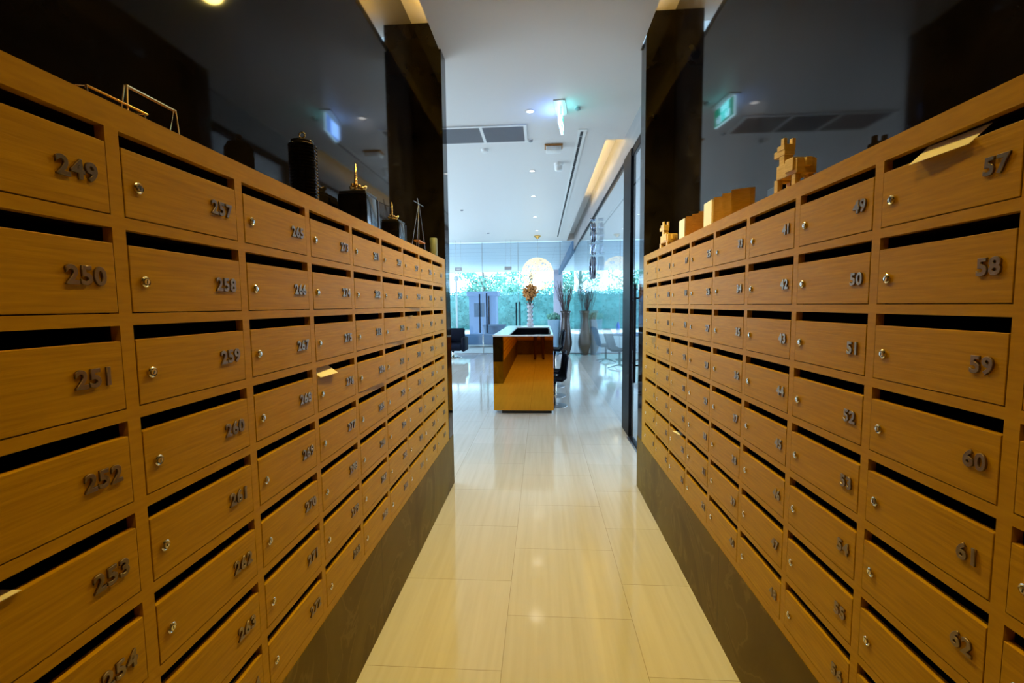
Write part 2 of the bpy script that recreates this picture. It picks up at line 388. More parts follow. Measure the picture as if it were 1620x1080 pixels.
def cabinet(loc, rz, x0, first, label, ajar):
    root = thing('mailbox_cabinet', loc, rz, label, 'mailboxes')
    mb = MB()
    DK = MB()
    L = x0 + NC * W + (0.10 if x0 == 0 else 0.014)
    zt, zb = ZT - loc[2], 0.0
    D = 0.23
    # stiles, full height
    for i in range(NC + 1):
        x = x0 + i * W
        a = x - M0 if (i or x0) else x - 0.014
        b = x + M0
        if i == 0: a = 0 if x0 else x - 0.014
        if i == NC: b = L
        mb.box(a, b, 0, 0.02, zb, zt)
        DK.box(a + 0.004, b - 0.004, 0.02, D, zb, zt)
    s0 = SLOT0 - loc[2]
    for i in range(NC):
        a, b = x0 + i * W + M0, x0 + (i + 1) * W - M0
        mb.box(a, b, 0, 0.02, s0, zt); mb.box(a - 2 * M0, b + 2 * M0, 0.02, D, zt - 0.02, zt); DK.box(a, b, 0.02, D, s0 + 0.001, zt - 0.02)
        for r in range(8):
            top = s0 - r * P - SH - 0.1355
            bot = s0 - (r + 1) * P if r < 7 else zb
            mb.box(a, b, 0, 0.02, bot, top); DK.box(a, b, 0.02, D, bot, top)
    mb.build('face_frame', M_WOODV, root)
    DK.build('carcass', M_BOXSHADE, root)
    MB().box(0, L, D - 0.005, D, zb, zt).build('back_panel', M_BOXSHADE, root)
    doors = {}
    for i in range(NC):
        for r in range(8):
            n = first + 8 * i + r
            d = bpy.data.objects.new('door', ME_DOOR); COL.objects.link(d); d.parent = root
            d.location = (x0 + (i + 0.5) * W, 0, s0 - r * P - SH - DH / 2)
            k = bpy.data.objects.new('lock', ME_LOCK); COL.objects.link(k); k.parent = d
            k.location = (-DW / 2 + 0.031, -0.001, -0.004 + random.uniform(-0.0015, 0.0015)); k.rotation_euler = (0, random.uniform(-0.4, 0.4), 0)
            q = bpy.data.objects.new('keyhole', ME_KEY); COL.objects.link(q); q.parent = d; q.location = k.location; q.rotation_euler = k.rotation_euler
            me = text_mesh(str(n), 0.046, 0.0016, 0.0011); me.materials.append(M_NUMBER)
            t = bpy.data.objects.new('number', me); COL.objects.link(t); t.parent = d
            t.location = (DW / 2 - 0.021, -0.0030, random.uniform(-0.002, 0.002)); t.rotation_euler = (PI / 2, random.uniform(-0.03, 0.03), 0)
            doors[n] = d
            if n in ajar:
                an = ajar[n]; d.rotation_euler = (0, 0, -an)
                d.location.x += DW / 2 * (math.cos(an) - 1) * 0; d.location.y -= abs(math.sin(an)) * DW / 2
                d.location.x -= 0
                d['label'] = 'slightly open mailbox door numbered %d' % n
    return root, doors
YL0 = 0.4758 - W
YR9 = 0.496 + 9 * W             # far end of column 1
cabL, dL = cabinet((XL, YL0, ZB), PI / 2, 0, 241, 'long oak mailbox wall on the left of the corridor, numbers from 249', {276: 0.0, 291: 0.03, 284: 0.035, 298: 0.03})
cabR, dR = cabinet((XR, YR9 + 0.10, ZB), -PI / 2, 0.10, 1, 'long oak mailbox wall on the right side, low door numbers including 57', {})

def envelope(cab, door, u0, u1, out, tilt, label, lean=0.35, ln=0.16):
    # paper leaning in the slot above a door; u along the front, out = how far it sticks out
    e = thing('envelope', (0, 0, 0), 0, label, 'envelope', 'letters left in the mailbox slots')
    e.parent = None
    w_ = u1 - u0
    ps = [(-w_ / 2, 0), (w_ / 2, 0), (w_ / 2, 1), (-w_ / 2, 1)]
    bm = MB()
    bm.box(-w_ / 2, w_ / 2, -out, ln - out, 0, 0.0012)
    p = bm.build('paper', M_PAPER, e)
    base = Matrix.Translation(Vector(cab.location)) @ Matrix.Rotation(cab.rotation_euler[2], 4, 'Z') @ Matrix.Translation(Vector(door.location) + Vector(((u0 + u1) / 2, 0, DH / 2 + 0.0025)))
    e.matrix_world = base @ Matrix.Rotation(tilt, 4, 'Z') @ Matrix.Rotation(lean, 4, 'X')
    return e
envelope(cabR, dR[57], -0.065, 0.07, 0.020, 0.06, 'cream envelope sticking out of the slot above mailbox 57', lean=0.75, ln=0.058)
envelope(cabL, dL[276], -0.155, -0.03, 0.016, -0.06, 'white envelope sticking out of the slot above mailbox 276', lean=0.6, ln=0.05)
envelope(cabR, dR[4], 0.04, 0.15, 0.02, 0.1, 'small white letter poking from the slot of mailbox 4 in the farthest column', lean=-0.1)
envelope(cabL, dL[299], -0.10, -0.01, 0.010, 0.1, 'folded slip lying in the slot above mailbox 299', lean=-0.05)
envelope(cabR, dR[23], -0.04, 0.05, 0.012, 0.2, 'folded slip lying in the slot above mailbox 23', lean=-0.05)
envelope(cabL, dL[254 - 1], -0.12, -0.04, 0.006, 0.0, 'slip of paper inside the slot above mailbox 253', lean=-0.02)

# ------------------------------------------------------------------ ornaments on the left cabinet
TOP = ZT
def wire(name, paths, r, m, root):
    mb = MB()
    for p in paths: mb.tube(p, r, 8)
    return smooth_by_angle(mb.build(name, m, root), 50)
t = thing('wire_stand', (-0.895, 1.0, TOP), 0, 'brass wire stand bent into a tent shape, standing upright nearest on the left cabinet', 'ornament')
A, B = (0.0, -0.045, 0.088), (0.0, 0.085, 0.088)
wire('front_frame', [[(0.025, -0.075, 0.003), A, B, (0.025, 0.062, 0.003)]], 0.0026, M_BRASS, t)
wire('rear_frame', [[(-0.05, -0.02, 0.003), (-0.006, -0.045, 0.088), (-0.006, 0.085, 0.088), (-0.02, 0.075, 0.003)]], 0.0022, M_BRASS, t)
t = thing('wire_tray', (-0.895, 0.905, TOP), 0, 'low flat brass wire frame lying beside the tent-shaped wire stand', 'ornament')
wire('rim', [[(0.02, -0.06, 0.036), (0.02, 0.075, 0.036), (-0.015, 0.075, 0.040), (-0.015, -0.06, 0.040), (0.02, -0.06, 0.036)]], 0.0024, M_BRASS, t)
wire('feet', [[(0.02, -0.06, 0.036), (0.018, -0.055, 0.002)], [(0.02, 0.07, 0.036), (0.018, 0.064, 0.002)], [(-0.015, -0.06, 0.024), (-0.015, -0.056, 0.002)], [(-0.015, 0.07, 0.024), (-0.015, 0.064, 0.002)]], 0.002, M_BRASS, t)

t = thing('ribbed_canister', (-0.93, 1.75, TOP), 0, 'tall black ribbed cylindrical canister with a brass loop on its lid', 'canister')
prof = [(0.047, 0.0)]
for k in range(19):
    z = 0.006 + k * 0.0122; prof += [(0.047, z), (0.0525, z + 0.0035), (0.0525, z + 0.007), (0.047, z + 0.0105)]
prof += [(0.046, 0.238), (0.040, 0.244)]
smooth_by_angle(MB().lathe(prof, n=40).build('body', M_BLACK, t), 50)
MB().lathe([(0.042, 0.242), (0.042, 0.250), (0.010, 0.254)], n=32).build('lid', M_BLACK, t, True)
ring = [(0.011 * math.cos(a), 0, 0.274 + 0.011 * math.sin(a)) for a in [2 * PI * k / 16 for k in range(17)]]
mb = MB().tube(ring, 0.003, 8); mb.lathe([(0.009, 0.252), (0.006, 0.256), (0.004, 0.265)], n=16); mb.build('finial', M_BRASS, t, True)

def box_with_ornament(y, s, label):
    t = thing('ornament_box', (-0.95, y, TOP), 0, label, 'ornament box')
    smooth_by_angle(MB().box(-0.075 * s, 0.075 * s, -0.085 * s, 0.085 * s, 0, 0.175 * s, bev=0.008 * s).build('body', M_BLACK, t), 40)
    MB().box(0.0755 * s, 0.077 * s, 0.079 * s, 0.084 * s, 0.004, 0.170 * s).build('edge_strip', M_STEEL, t)
    smooth_by_angle(MB().box(-0.070 * s, 0.070 * s, -0.080 * s, 0.080 * s, 0.176 * s, 0.190 * s, bev=0.004 * s).build('lid', M_BLACKM, t), 40)
    mb = MB()
    for k in range(13):
        a = 2 * PI * k / 13
        mb.sphere((0.034 * s * math.cos(a), 0.042 * s * math.sin(a), (0.222 + 0.008 * math.sin(3 * a)) * s), 0.0115 * s, 1)
    for k in range(9):
        mb.sphere((0, (-0.03 + 0.001 * k) * s, (0.215 + 0.0125 * k) * s), (0.0105 - 0.0004 * k) * s, 1)
    mb.tube([(0, -0.03 * s, 0.19 * s), (0, -0.026 * s, 0.335 * s)], 0.004 * s, 6)
    mb.tube([(0, 0.034 * s, 0.19 * s), (0, 0.042 * s, 0.225 * s), (0.004 * s, 0.050 * s, 0.232 * s)], 0.004 * s, 6)
    mb.tube([(0.036 * s * math.cos(a), 0.044 * s * math.sin(a), 0.202 * s) for a in [2 * PI * k / 20 for k in range(21)]], 0.004 * s, 6)
    mb.build('brass_crown', M_BRASS, t, True)
    return t
box_with_ornament(2.33, 1.0, 'larger black box topped with a beaded brass ornament and upright rod')
box_with_ornament(2.88, 0.80, 'smaller black box with brass ornament, farther along the left cabinet')

t = thing('wire_swing', (-0.93, 3.42, TOP), 0, 'thin wire A-frame figure with a crossbar on top, beside the grey candle', 'ornament')
hgt = 0.385
wire('frame', [[(0.02, -0.10, 0.002), (0.0, 0.0, hgt)], [(0.02, 0.11, 0.002), (0.0, 0.01, hgt)], [(-0.05, -0.07, 0.002), (0, 0, hgt)], [(-0.05, 0.08, 0.002), (0, 0.01, hgt)]], 0.0022, M_STEEL, t)
wire('top_bar', [[(0, -0.13, hgt - 0.012), (0, 0, hgt - 0.004), (0, 0.14, hgt + 0.004)], [(0, 0.0, hgt - 0.02), (0, -0.03, hgt + 0.03)]], 0.0032, M_STEEL, t)
MB().box(-0.02, 0.022, -0.085, 0.09, 0.090, 0.099).build('seat_bar', M_REDWOOD, t)
t = MB().lathe([(0.031, 0), (0.033, 0.004), (0.033, 0.165), (0.030, 0.170)], n=28).build('pillar_candle', M_CANDLE, None, False, (-0.90, 3.74, TOP)); smooth_by_angle(t)
tag(t, 'grey-green pillar candle at the far end of the left cabinet top', 'candle')

# ------------------------------------------------------------------ ornaments on the right cabinet
def llama(x, y, s, rz, label):
    t = thing('llama_figurine', (x, y, TOP), rz, label, 'figurine')   # faces local -x
    q = s
    mb = MB()
    w_ = 0.040
    # silhouette blocks (x forward is negative)
    mb.box(-0.040 * q, 0.085 * q, -w_ * q, w_ * q, 0.062 * q, 0.118 * q, bev=0.002)
    mb.box(0.020 * q, 0.070 * q, -(w_ + 0.006) * q, (w_ + 0.006) * q, 0.075 * q, 0.126 * q, bev=0.002)
    mb.box(-0.060 * q, -0.030 * q, -0.026 * q, 0.026 * q, 0.055 * q, 0.105 * q, bev=0.002)
    mb.box(-0.055 * q, -0.022 * q, -0.020 * q, 0.020 * q, 0.100 * q, 0.175 * q, bev=0.002)
    mb.build('body', M_LLAMA, t)
    mb = MB()
    mb.box(-0.088 * q, -0.018 * q, -0.022 * q, 0.022 * q, 0.162 * q, 0.190 * q, bev=0.002)
    mb.box(-0.066 * q, -0.018 * q, -0.024 * q, 0.024 * q, 0.184 * q, 0.206 * q, bev=0.002)
    mb.build('head', M_LLAMA, t)
    for sy in (-1, 1):
        MB().box(-0.040 * q, -0.020 * q, (sy * 0.018 - 0.007) * q, (sy * 0.018 + 0.007) * q, 0.204 * q, 0.230 * q, bev=0.0015).build('ear', M_LLAMA, t)
    for lx in (-0.045, 0.062):
        for sy in (-1, 1):
            MB().box((lx - 0.012) * q, (lx + 0.012) * q, (sy * 0.026 - 0.011) * q, (sy * 0.026 + 0.011) * q, 0, 0.066 * q, bev=0.0015).build('leg', M_LLAMA, t)
    MB().box(0.084 * q, 0.100 * q, -0.012 * q, 0.012 * q, 0.085 * q, 0.118 * q, bev=0.0015).build('tail', M_LLAMA, t)
    return t
llama(0.918, 1.75, 0.90, -PI / 2 + 0.12, 'larger carved blocky wooden llama figurine, nearest on the right cabinet top')
llama(0.955, 3.52, 0.98, -PI / 2 + 0.2, 'smaller-looking wooden llama figurine at the far end of the right cabinet top')
t = MB().box(-0.045, 0.045, -0.05, 0.05, 0, 0.085, bev=0.003).build('small_box', M_BLACK, None, False, (1.015, 1.99, TOP))
tag(t, 'small plain black box standing behind the nearer wooden llama', 'box')
def blocks(y0, label, sc=1.0):
    # folded wooden block: white outer face, then stepped ridges towards the viewer
    t = thing('block_sculpture', (0.0, 0, TOP), 0, label, 'sculpture')
    x = 0.90
    h = 0.150 * sc
    MB().box(x, x + 0.07, y0 - 0.115, y0, 0, h, bev=0.001).build('white_block', M_BIRCH, t)
    for k in range(3):
        a = y0 - 0.118 - k * 0.085; q = 0.010 * k
        poly = [(x + 0.050 + q, a), (x - 0.006 + q, a - 0.040), (x + 0.062 + q, a - 0.083), (x + 0.085 + q, a - 0.083), (x + 0.085 + q, a)]
        MB().prism(poly, 0, h - 0.002 * k, 'z').build('ridge_block', M_LLAMA if sc == 1 else M_REDWOOD, t)
    return t
blocks(2.60, 'taller folded wooden block sculpture with a white end face', 1.0)
blocks(3.05, 'darker brown folded wooden block sculpture with a white end face, second from the far llama', 0.93)

# ------------------------------------------------------------------ ceiling fittings
def downlight(x, y, label, m=None, grp='recessed downlights'):
    t = thing('downlight', (x, y, ZC), 0, label, 'ceiling light', grp)
    smooth_by_angle(MB().lathe([(0.052, -0.001), (0.052, -0.006), (0.040, -0.008), (0.038, -0.001)], n=28, cap=False).build('trim_ring', M_WHITE, t), 40)
    MB().lathe([(0.037, -0.004), (0.036, -0.0045)], n=24).build('lens', m or M_LAMP, t)
for x, y, lb, m in [(-0.115, 5.1, 'downlight in the hall ceiling nearest, left of the exit sign', M_LAMP), (-0.14, 7.29, 'downlight in the hall ceiling just beyond the smoke detector', M_LAMP),
                    (-0.15, 8.94, 'third downlight along the hall ceiling', M_LAMP), (-0.15, 11.0, 'fourth small downlight along the hall ceiling', M_LAMP),
                    (-0.13, 13.0, 'farthest downlight, in front of the chandelier rose', M_LAMP), (0.03, 2.97, 'warm downlight above the corridor between the mailboxes', M_LAMPW), (0.03, 0.95, 'warm downlight above the viewer in the corridor', M_LAMPW)]:
    downlight(x, y, lb, m)
t = thing('exit_sign', (0.215, 5.03, 1.995 + H), -0.13, 'lit green and blue exit sign with running figures, hanging edge-on from ceiling', 'exit sign')
MB().box(-0.012, 0.012, -0.19, 0.19, -0.095, 0.095, bev=0.002).build('housing', M_SIGNEDGE, t)
MB().box(0.0125, 0.0145, -0.185, 0.185, -0.090, 0.090).build('green_face', M_GREENSIGN, t)
MB().box(-0.0145, -0.0125, -0.185, 0.185, -0.090, 0.090).build('blue_face', M_SIGNBLUE, t)
me = text_mesh('EXIT', 0.075, 0.0006, 0.001); me.materials.append(M_SIGNWHITE)
o = bpy.data.objects.new('exit_lettering', me); COL.objects.link(o); o.parent = t; o.location = (0.0155, 0.07, 0.048); o.rotation_euler = (PI / 2, 0, PI / 2)
mb = MB()
for y in (-0.09, 0.09):      # door shape and running figure
    mb.box(0.0150, 0.0165, y - 0.035, y + 0.005, -0.078, 0.002)
    mb.sphere((0.0155, y + 0.040, -0.006), 0.010, 1, (0.1, 1, 1))
    mb.tube([(0.0158, y + 0.036, -0.018), (0.0158, y + 0.030, -0.046), (0.0158, y + 0.048, -0.075)], 0.005, 6)
    mb.tube([(0.0158, y + 0.032, -0.044), (0.0158, y + 0.014, -0.072)], 0.005, 6)
    mb.tube([(0.0158, y + 0.055, -0.036), (0.0158, y + 0.036, -0.024), (0.0158, y + 0.018, -0.036)], 0.004, 6)
mb.build('pictogram', M_SIGNWHITE, t)
MB().box(-0.06, 0.06, -0.19, 0.19, 0.113, 0.125).build('mounting_plate', M_WHITE, t)
wire('hanger', [[(0, -0.12, 0.09), (0, -0.12, 0.125)], [(0, 0.12, 0.09), (0, 0.12, 0.125)]], 0.004, M_STEEL, t)
l = bpy.data.lights.new('exit_glow', 'AREA'); l.shape = 'RECTANGLE'; l.size = 0.16; l.size_y = 0.34; l.energy = 1.6; l.color = (0.25, 0.5, 1.0)
o = bpy.data.objects.new('exit_glow', l); COL.objects.link(o); o.location = (0.195, 5.03, 1.995 + H); o.rotation_euler = (0, PI / 2, 0)
l2 = l.copy(); l2.energy = 1.0; l2.color = (0.1, 0.7, 0.8); o = bpy.data.objects.new('exit_glow', l2); COL.objects.link(o); o.location = (0.238, 5.03, 1.995 + H); o.rotation_euler = (0, -PI / 2, 0)

t = thing('air_grille', (0, 0, 0), 0, 'long grey return air grille in a white frame, three sections, in hall ceiling', 'air grille')
mb = MB(); x0, x1, y0, y1 = -1.83, -0.17, 5.44, 6.0
mb.box(x0, x1, y0, y0 + 0.035, ZC - 0.014, ZC - 0.001); mb.box(x0, x1, y1 - 0.035, y1, ZC - 0.014, ZC - 0.001)
for x in (x0, -1.265, -0.735, x1 - 0.035): mb.box(x, x + 0.035, y0 + 0.035, y1 - 0.035, ZC - 0.014, ZC - 0.001)
mb.build('frame', M_WHITE, t)
MB().box(x0 + 0.03, x1 - 0.03, y0 + 0.03, y1 - 0.03, ZC - 0.003, ZC - 0.001).build('backing', M_GRILLE, t)
mb = MB(); k = y0 + 0.05
while k < y1 - 0.04:
    mb.box(x0 + 0.035, x1 - 0.035, k, k + 0.006, ZC - 0.011, ZC - 0.002, ); k += 0.022
mb.build('louvres', M_GREY, t)
t = thing('slot_diffuser', (0, 0, 0), 0, 'long narrow black slot diffuser with white frame in hall ceiling', 'air diffuser')
mb = MB(); mb.box(0.455, 0.487, 5.66, 14.35, ZC - 0.008, ZC - 0.001); mb.box(0.523, 0.560, 5.66, 14.35, ZC - 0.008, ZC - 0.001)
mb.box(0.487, 0.523, 5.66, 5.72, ZC - 0.008, ZC - 0.001); mb.box(0.487, 0.523, 14.3, 14.35, ZC - 0.008, ZC - 0.001)
mb.build('frame', M_WHITE, t)
MB().box(0.487, 0.523, 5.72, 14.3, ZC - 0.003, ZC - 0.001).build('slot', M_SLOT, t)
def det(name, x, y, r, h, label, cat, m=M_WHITE, base=None):
    t = thing(name, (x, y, ZC), 0, label, cat)
    smooth_by_angle(MB().lathe([(r, -0.001), (r, -h * 0.3), (r * 0.9, -h * 0.35)], n=28).build('base', base or m, t), 40)
    smooth_by_angle(MB().lathe([(r * 0.85, -h * 0.35), (r * 0.85, -h * 0.8), (r * 0.6, -h), (r * 0.1, -h * 1.02)], n=28).build('head', m, t), 40)
t = thing('emergency_light', (0.17, 6.2, ZC), 0, 'boxy white ceiling unit with dark mounting plate below the exit sign', 'emergency light')
MB().box(-0.12, 0.12, -0.09, 0.09, -0.022, -0.001, bev=0.003).build('mounting_plate', M_REDWOOD, t)
smooth_by_angle(MB().box(-0.10, 0.10, -0.08, 0.08, -0.085, -0.022, bev=0.015).build('housing', M_WHITE, t), 40)
det('speaker', 0.265, 6.95, 0.07, 0.12, 'conical white ceiling speaker beyond the boxy emergency light', 'speaker')
det('smoke_detector', -0.76, 6.25, 0.055, 0.045, 'small round white smoke detector just beyond the air grille', 'smoke detector', base=M_WHITE)
det('sprinkler_head', 0.40, 5.05, 0.035, 0.03, 'sprinkler head right of the exit sign', 'sprinkler', M_GREY, M_WHITE)
det('sprinkler_head', -0.13, 5.95, 0.03, 0.03, 'sprinkler head beside the right end of the air grille', 'sprinkler', M_GREY, M_WHITE)
det('sprinkler_head', -1.75, 10.0, 0.04, 0.03, 'sprinkler head on the far left of the hall ceiling', 'sprinkler', M_GREY, M_WHITE)
det('sprinkler_head', -1.55, 13.2, 0.05, 0.03, 'sprinkler head near the window side of hall ceiling', 'sprinkler', M_GREY, M_WHITE)

# chandelier ball
CX, CY, CZ = -0.12, 13.95, 0.96 + H
t = thing('chandelier', (CX, CY, CZ), 0, 'glowing round woven wire ball chandelier hanging near the glass front', 'chandelier')
smooth_by_angle(MB().lathe([(0.10, ZC - CZ - 0.001), (0.11, ZC - CZ - 0.03), (0.05, ZC - CZ - 0.07), (0.015, ZC - CZ - 0.10)], n=24).build('ceiling_rose', M_BRASS, t), 40)
wire('cable', [[(0, 0, 0.5), (0, 0, ZC - CZ - 0.08)]], 0.004, M_STEEL, t)
mb = MB(); R = random.Random(3)
for k in range(75):
    ax = Vector((R.gauss(0, 1), R.gauss(0, 1), R.gauss(0, 1))).normalized(); a = ax.orthogonal().normalized(); b = ax.cross(a)
    ph = R.uniform(0, 2 * PI); ln = R.uniform(1.2, 3.2); off = R.uniform(-0.35, 0.35); rr = R.uniform(0.44, 0.50); c_ = math.sqrt(1 - off * off)
    n_ = 10
    mb.tube([ax * off * rr + (a * math.cos(ph + ln * i / n_) + b * math.sin(ph + ln * i / n_)) * rr * c_ for i in range(n_ + 1)], 0.0078, 4)
mb.build('wire_ball', M_BULB, t)
l = bpy.data.lights.new('chandelier_lamp', 'POINT'); l.energy = 1.5; l.color = (1, 0.85, 0.55); l.shadow_soft_size = 0.1
o = bpy.data.objects.new('chandelier_lamp', l); COL.objects.link(o); o.location = (CX, CY, CZ)

# ------------------------------------------------------------------ glass facade and partition
mb = MB()
for x in (-7.1, -4.6, -3.35, -2.0, -0.79, 0.62, 2.6, 4.4, 6.1):
    mb.box(x - 0.006, x + 0.006, 15.19, 15.25, 0, ZC)
mb.box(-7.2, 6.2, 15.18, 15.26, -0.02, 0.02)
w = struct('window_1', mb, M_STEEL)
MB().box(-7.2, 6.2, 15.215, 15.225, 0.02, ZC).build('pane', M_GLASS, w)
for x, h0, h1 in ((-2.10, 0.399, -0.92), (-1.86, 0.42, -0.92), (-0.86, 0.10, -0.95), (-0.735, 0.12, -1.0)):
    mb = MB()
    mb.tube([(x, 15.12, h1 + H), (x, 15.12, h0 + H)], 0.022, 10); 
    for z in (h1 + 0.15, h0 - 0.15): mb.tube([(x, 15.12, z + H), (x, 15.215, z + H)], 0.010, 8)
    mb.build('door_handle', M_NAVY, w, True)
PX = 1.085
mb = MB()
mb.box(PX - 0.025, PX + 0.035, 5.52, 5.98, 0, 1.83 + H)
mb.box(PX - 0.010, PX + 0.03, YP, 5.52, 1.74 + H, 1.83 + H)
mb.box(PX - 0.010, PX + 0.03, 5.98, 15.18, 1.79 + H, 1.83 + H)
mb.box(PX - 0.025, PX + 0.03, YP, 5.52, 0.0, 0.012)
w = struct('window_2', mb, M_FRAME)
MB().box(PX - 0.005, PX + 0.005, 5.98, 15.18, 0.0, 1.79 + H).build('pane', M_GLASSR, w)
d = struct('door_1', MB().box(PX - 0.006, PX + 0.006, 4.02, 5.50, 0.015, 1.735 + H), M_GLASSR, 'frameless glass door in the right partition')
for y, m in ((5.29, M_NAVY), (5.06, M_NAVY)):
    mb = MB(); x = PX - 0.055
    mb.tube([(x, y, 1.636 - 0.88), (x, y, 1.636 + 0.22)], 0.016, 10)
    for z in (0.95, 1.70): mb.tube([(x, y, z), (PX - 0.004, y, z)], 0.010, 8)
    mb.build('door_handle', m, d, True)
struct('trim_2', MB().box(PX - 0.05, PX + 0.05, 4.2, 5.52, -0.001, 0.004), M_STEEL, 'metal floor track of the glass door')

# metal lettering fixed to the partition glass, seen edge-on
t = thing('metal_wall_sign', (1.035, 9.0, 0), 0, 'tall vertical chrome lettering sign fixed edge-on to the glass partition', 'sign')
def yz(cx, pts): return [(cx, y, z + H) for y, z in pts]
def oval(cy, cz, ry, rz, n=18, a0=0, a1=2 * PI): return [(cy + ry * math.cos(a0 + (a1 - a0) * k / n), cz + rz * math.sin(a0 + (a1 - a0) * k / n)) for k in range(n + 1)]
for nm, pts_, r_ in [('bottom_letter', oval(0, 0.72, 0.20, 0.20), 0.030), ('bottom_letter_bar', [(-0.17, 0.74), (0.17, 0.74)], 0.020),
                     ('middle_letter', [(-0.18, 0.98), (0.18, 1.02), (-0.14, 1.16), (0.2, 1.20)], 0.026), ('upper_letter', oval(0, 1.34, 0.18, 0.11, 14, 0.4, 5.4), 0.026),
                     ('top_letter', [(-0.16, 1.46), (0.0, 1.58), (0.16, 1.46)], 0.026), ('top_dot', [(0, 1.63), (0, 1.68)], 0.03)]:
    mb = MB(); mb.tube(yz(-0.05, pts_), r_, 8); mb.tube(yz(0.0, pts_), r_ * 0.8, 8)
    mb.build(nm, M_DKCHROME, t, True)

# ------------------------------------------------------------------ bar counter
t = thing('reception_counter', (0, 0, 0), 0, 'long reception counter with mirror-polished copper front and white top', 'counter')
cx0, cx1, cy0, cy1, ct = -0.735, 0.172, 6.65, 9.75, 1.196
mb = MB(); mb.box(cx0 + 0.002, cx1 - 0.002, cy0, cy0 + 0.04, 0.055, ct - 0.022); mb.build('copper_front', M_COPPER, t)
mb = MB(); mb.box(cx0, cx0 + 0.03, cy0 + 0.04, cy1, 0.055, ct - 0.022); mb.box(-0.10, -0.07, cy0 + 0.04, cy1, 0.055, ct - 0.21)
mb.box(cx0 + 0.03, -0.10, cy1 - 0.03, cy1, 0.055, ct - 0.022); mb.box(cx0 + 0.03, -0.10, cy0 + 0.04, cy1 - 0.03, 0.055, 0.80); 
mb.build('dark_body', M_BLACK, t)
mb = MB(); mb.box(cx0 + 0.04, cx1 - 0.03, cy0 + 0.045, cy1 - 0.65, ct - 0.20, ct - 0.185); mb.box(cx0 + 0.04, cx1 - 0.03, cy1 - 0.66, cy1 - 0.64, ct - 0.185, ct - 0.022); mb.box(cx1 - 0.045, cx1 - 0.03, cy0 + 0.045, cy1 - 0.66, ct - 0.185, ct - 0.022)
mb.build('work_well', M_FRAME, t)
mb = MB(); mb.box(cx0, cx1, cy0 - 0.005, cy0 + 0.05, ct - 0.02, ct); mb.box(cx0, cx0 + 0.24, cy0 + 0.05, cy1, ct - 0.02, ct)
mb.box(cx0 + 0.24, cx1, cy1 - 0.65, cy1, ct - 0.02, ct)
mb.build('white_top', M_WHITESTONE, t)
MB().box(cx1 - 0.03, cx1, cy0 + 0.05, cy1 - 0.65, ct - 0.021, ct - 0.001).build('dark_rail', M_BLACK, t)
mb = MB(); mb.box(cx0 + 0.12, cx1 - 0.03, cy0 + 0.06, cy0 + 0.14, 0, 0.055); mb.box(cx0 + 0.12, -0.12, cy0 + 0.14, cy1 - 0.1, 0, 0.055); mb.build('recessed_base', M_BLACKM, t)

t = thing('crystal_vase', (-0.245, 9.45, ct), 0, 'slender faceted crystal vase on the white counter top', 'vase')
mb = MB(); n_ = 10
prof = []
for k in range(12): prof.append((0.062 + 0.02 * (k % 2) - 0.016 * math.sin(k / 11 * PI), k * 0.044))
mb.lathe(prof, n=n_, cap=True); mb.build('glass_body', M_CRYSTAL, t)
t = thing('dried_bouquet', (-0.245, 9.45, ct + 0.40), 0, 'ball of dried orange flowers standing in the crystal vase', 'dried flowers')
mb = MB(); R = random.Random(5)
for k in range(14):
    a = R.uniform(0, 2 * PI); mb.tube([(0, 0, 0), (0.04 * math.cos(a), 0.04 * math.sin(a), 0.14), (0.12 * math.cos(a), 0.12 * math.sin(a), 0.30)], 0.005, 5)
mb.build('stems', M_TWIG, t)
mb = MB()
for k in range(330):
    v = Vector((R.gauss(0, 1), R.gauss(0, 1), R.gauss(0, 1))).normalized() * R.uniform(0.05, 0.165)
    v.z = v.z * 1.1 + 0.30
    if v.z < 0.22: v.x *= 0.6; v.y *= 0.6
    mb.sphere(v, R.uniform(0.016, 0.032), 1)
mb.build('flower_heads', M_DRIED, t)

# ------------------------------------------------------------------ seating
def shell(mb, w=0.44, d=0.42, zs=0.45, zb=0.86, th=0.035, lean=0.12):
    # side profile swept across the width (x = front to back)
    prof = [(-d / 2, zs + 0.02), (-d / 2 + 0.05, zs - 0.015), (d * 0.20, zs - 0.03), (d * 0.40, zs + 0.02), (d * 0.5, zs + 0.14), (d * 0.5 + lean * 0.7, zb - 0.06), (d * 0.5 + lean, zb)]
    n = 8; rows = []
    for j in range(n + 1):
        y = -w / 2 + w * j / n; cv = (2 * abs(y) / w) ** 2.5
        rows.append([(px + (-0.045 * cv if i > 3 else 0), y, pz + (0.03 * cv if i <= 3 else -0.03 * cv)) for i, (px, pz) in enumerate(prof)])
    def mk(off): return [[mb.b.verts.new((x + off[0], y, z + off[1])) for x, y, z in r] for r in rows]
    A, B = mk((0, 0)), mk((th * 0.8, -th))
    m_ = len(prof)
    for j in range(n):
        for i in range(m_ - 1):
            mb.b.faces.new((A[j][i], A[j + 1][i], A[j + 1][i + 1], A[j][i + 1])); mb.b.faces.new((B[j][i], B[j][i + 1], B[j + 1][i + 1], B[j + 1][i]))
    for j in range(n):
        for i in (0, m_ - 1): mb.b.faces.new((A[j][i], A[j + 1][i], B[j + 1][i], B[j][i]))
    for i in range(m_ - 1):
        for j in (0, n): mb.b.faces.new((A[j][i], A[j][i + 1], B[j][i + 1], B[j][i]))
    return mb
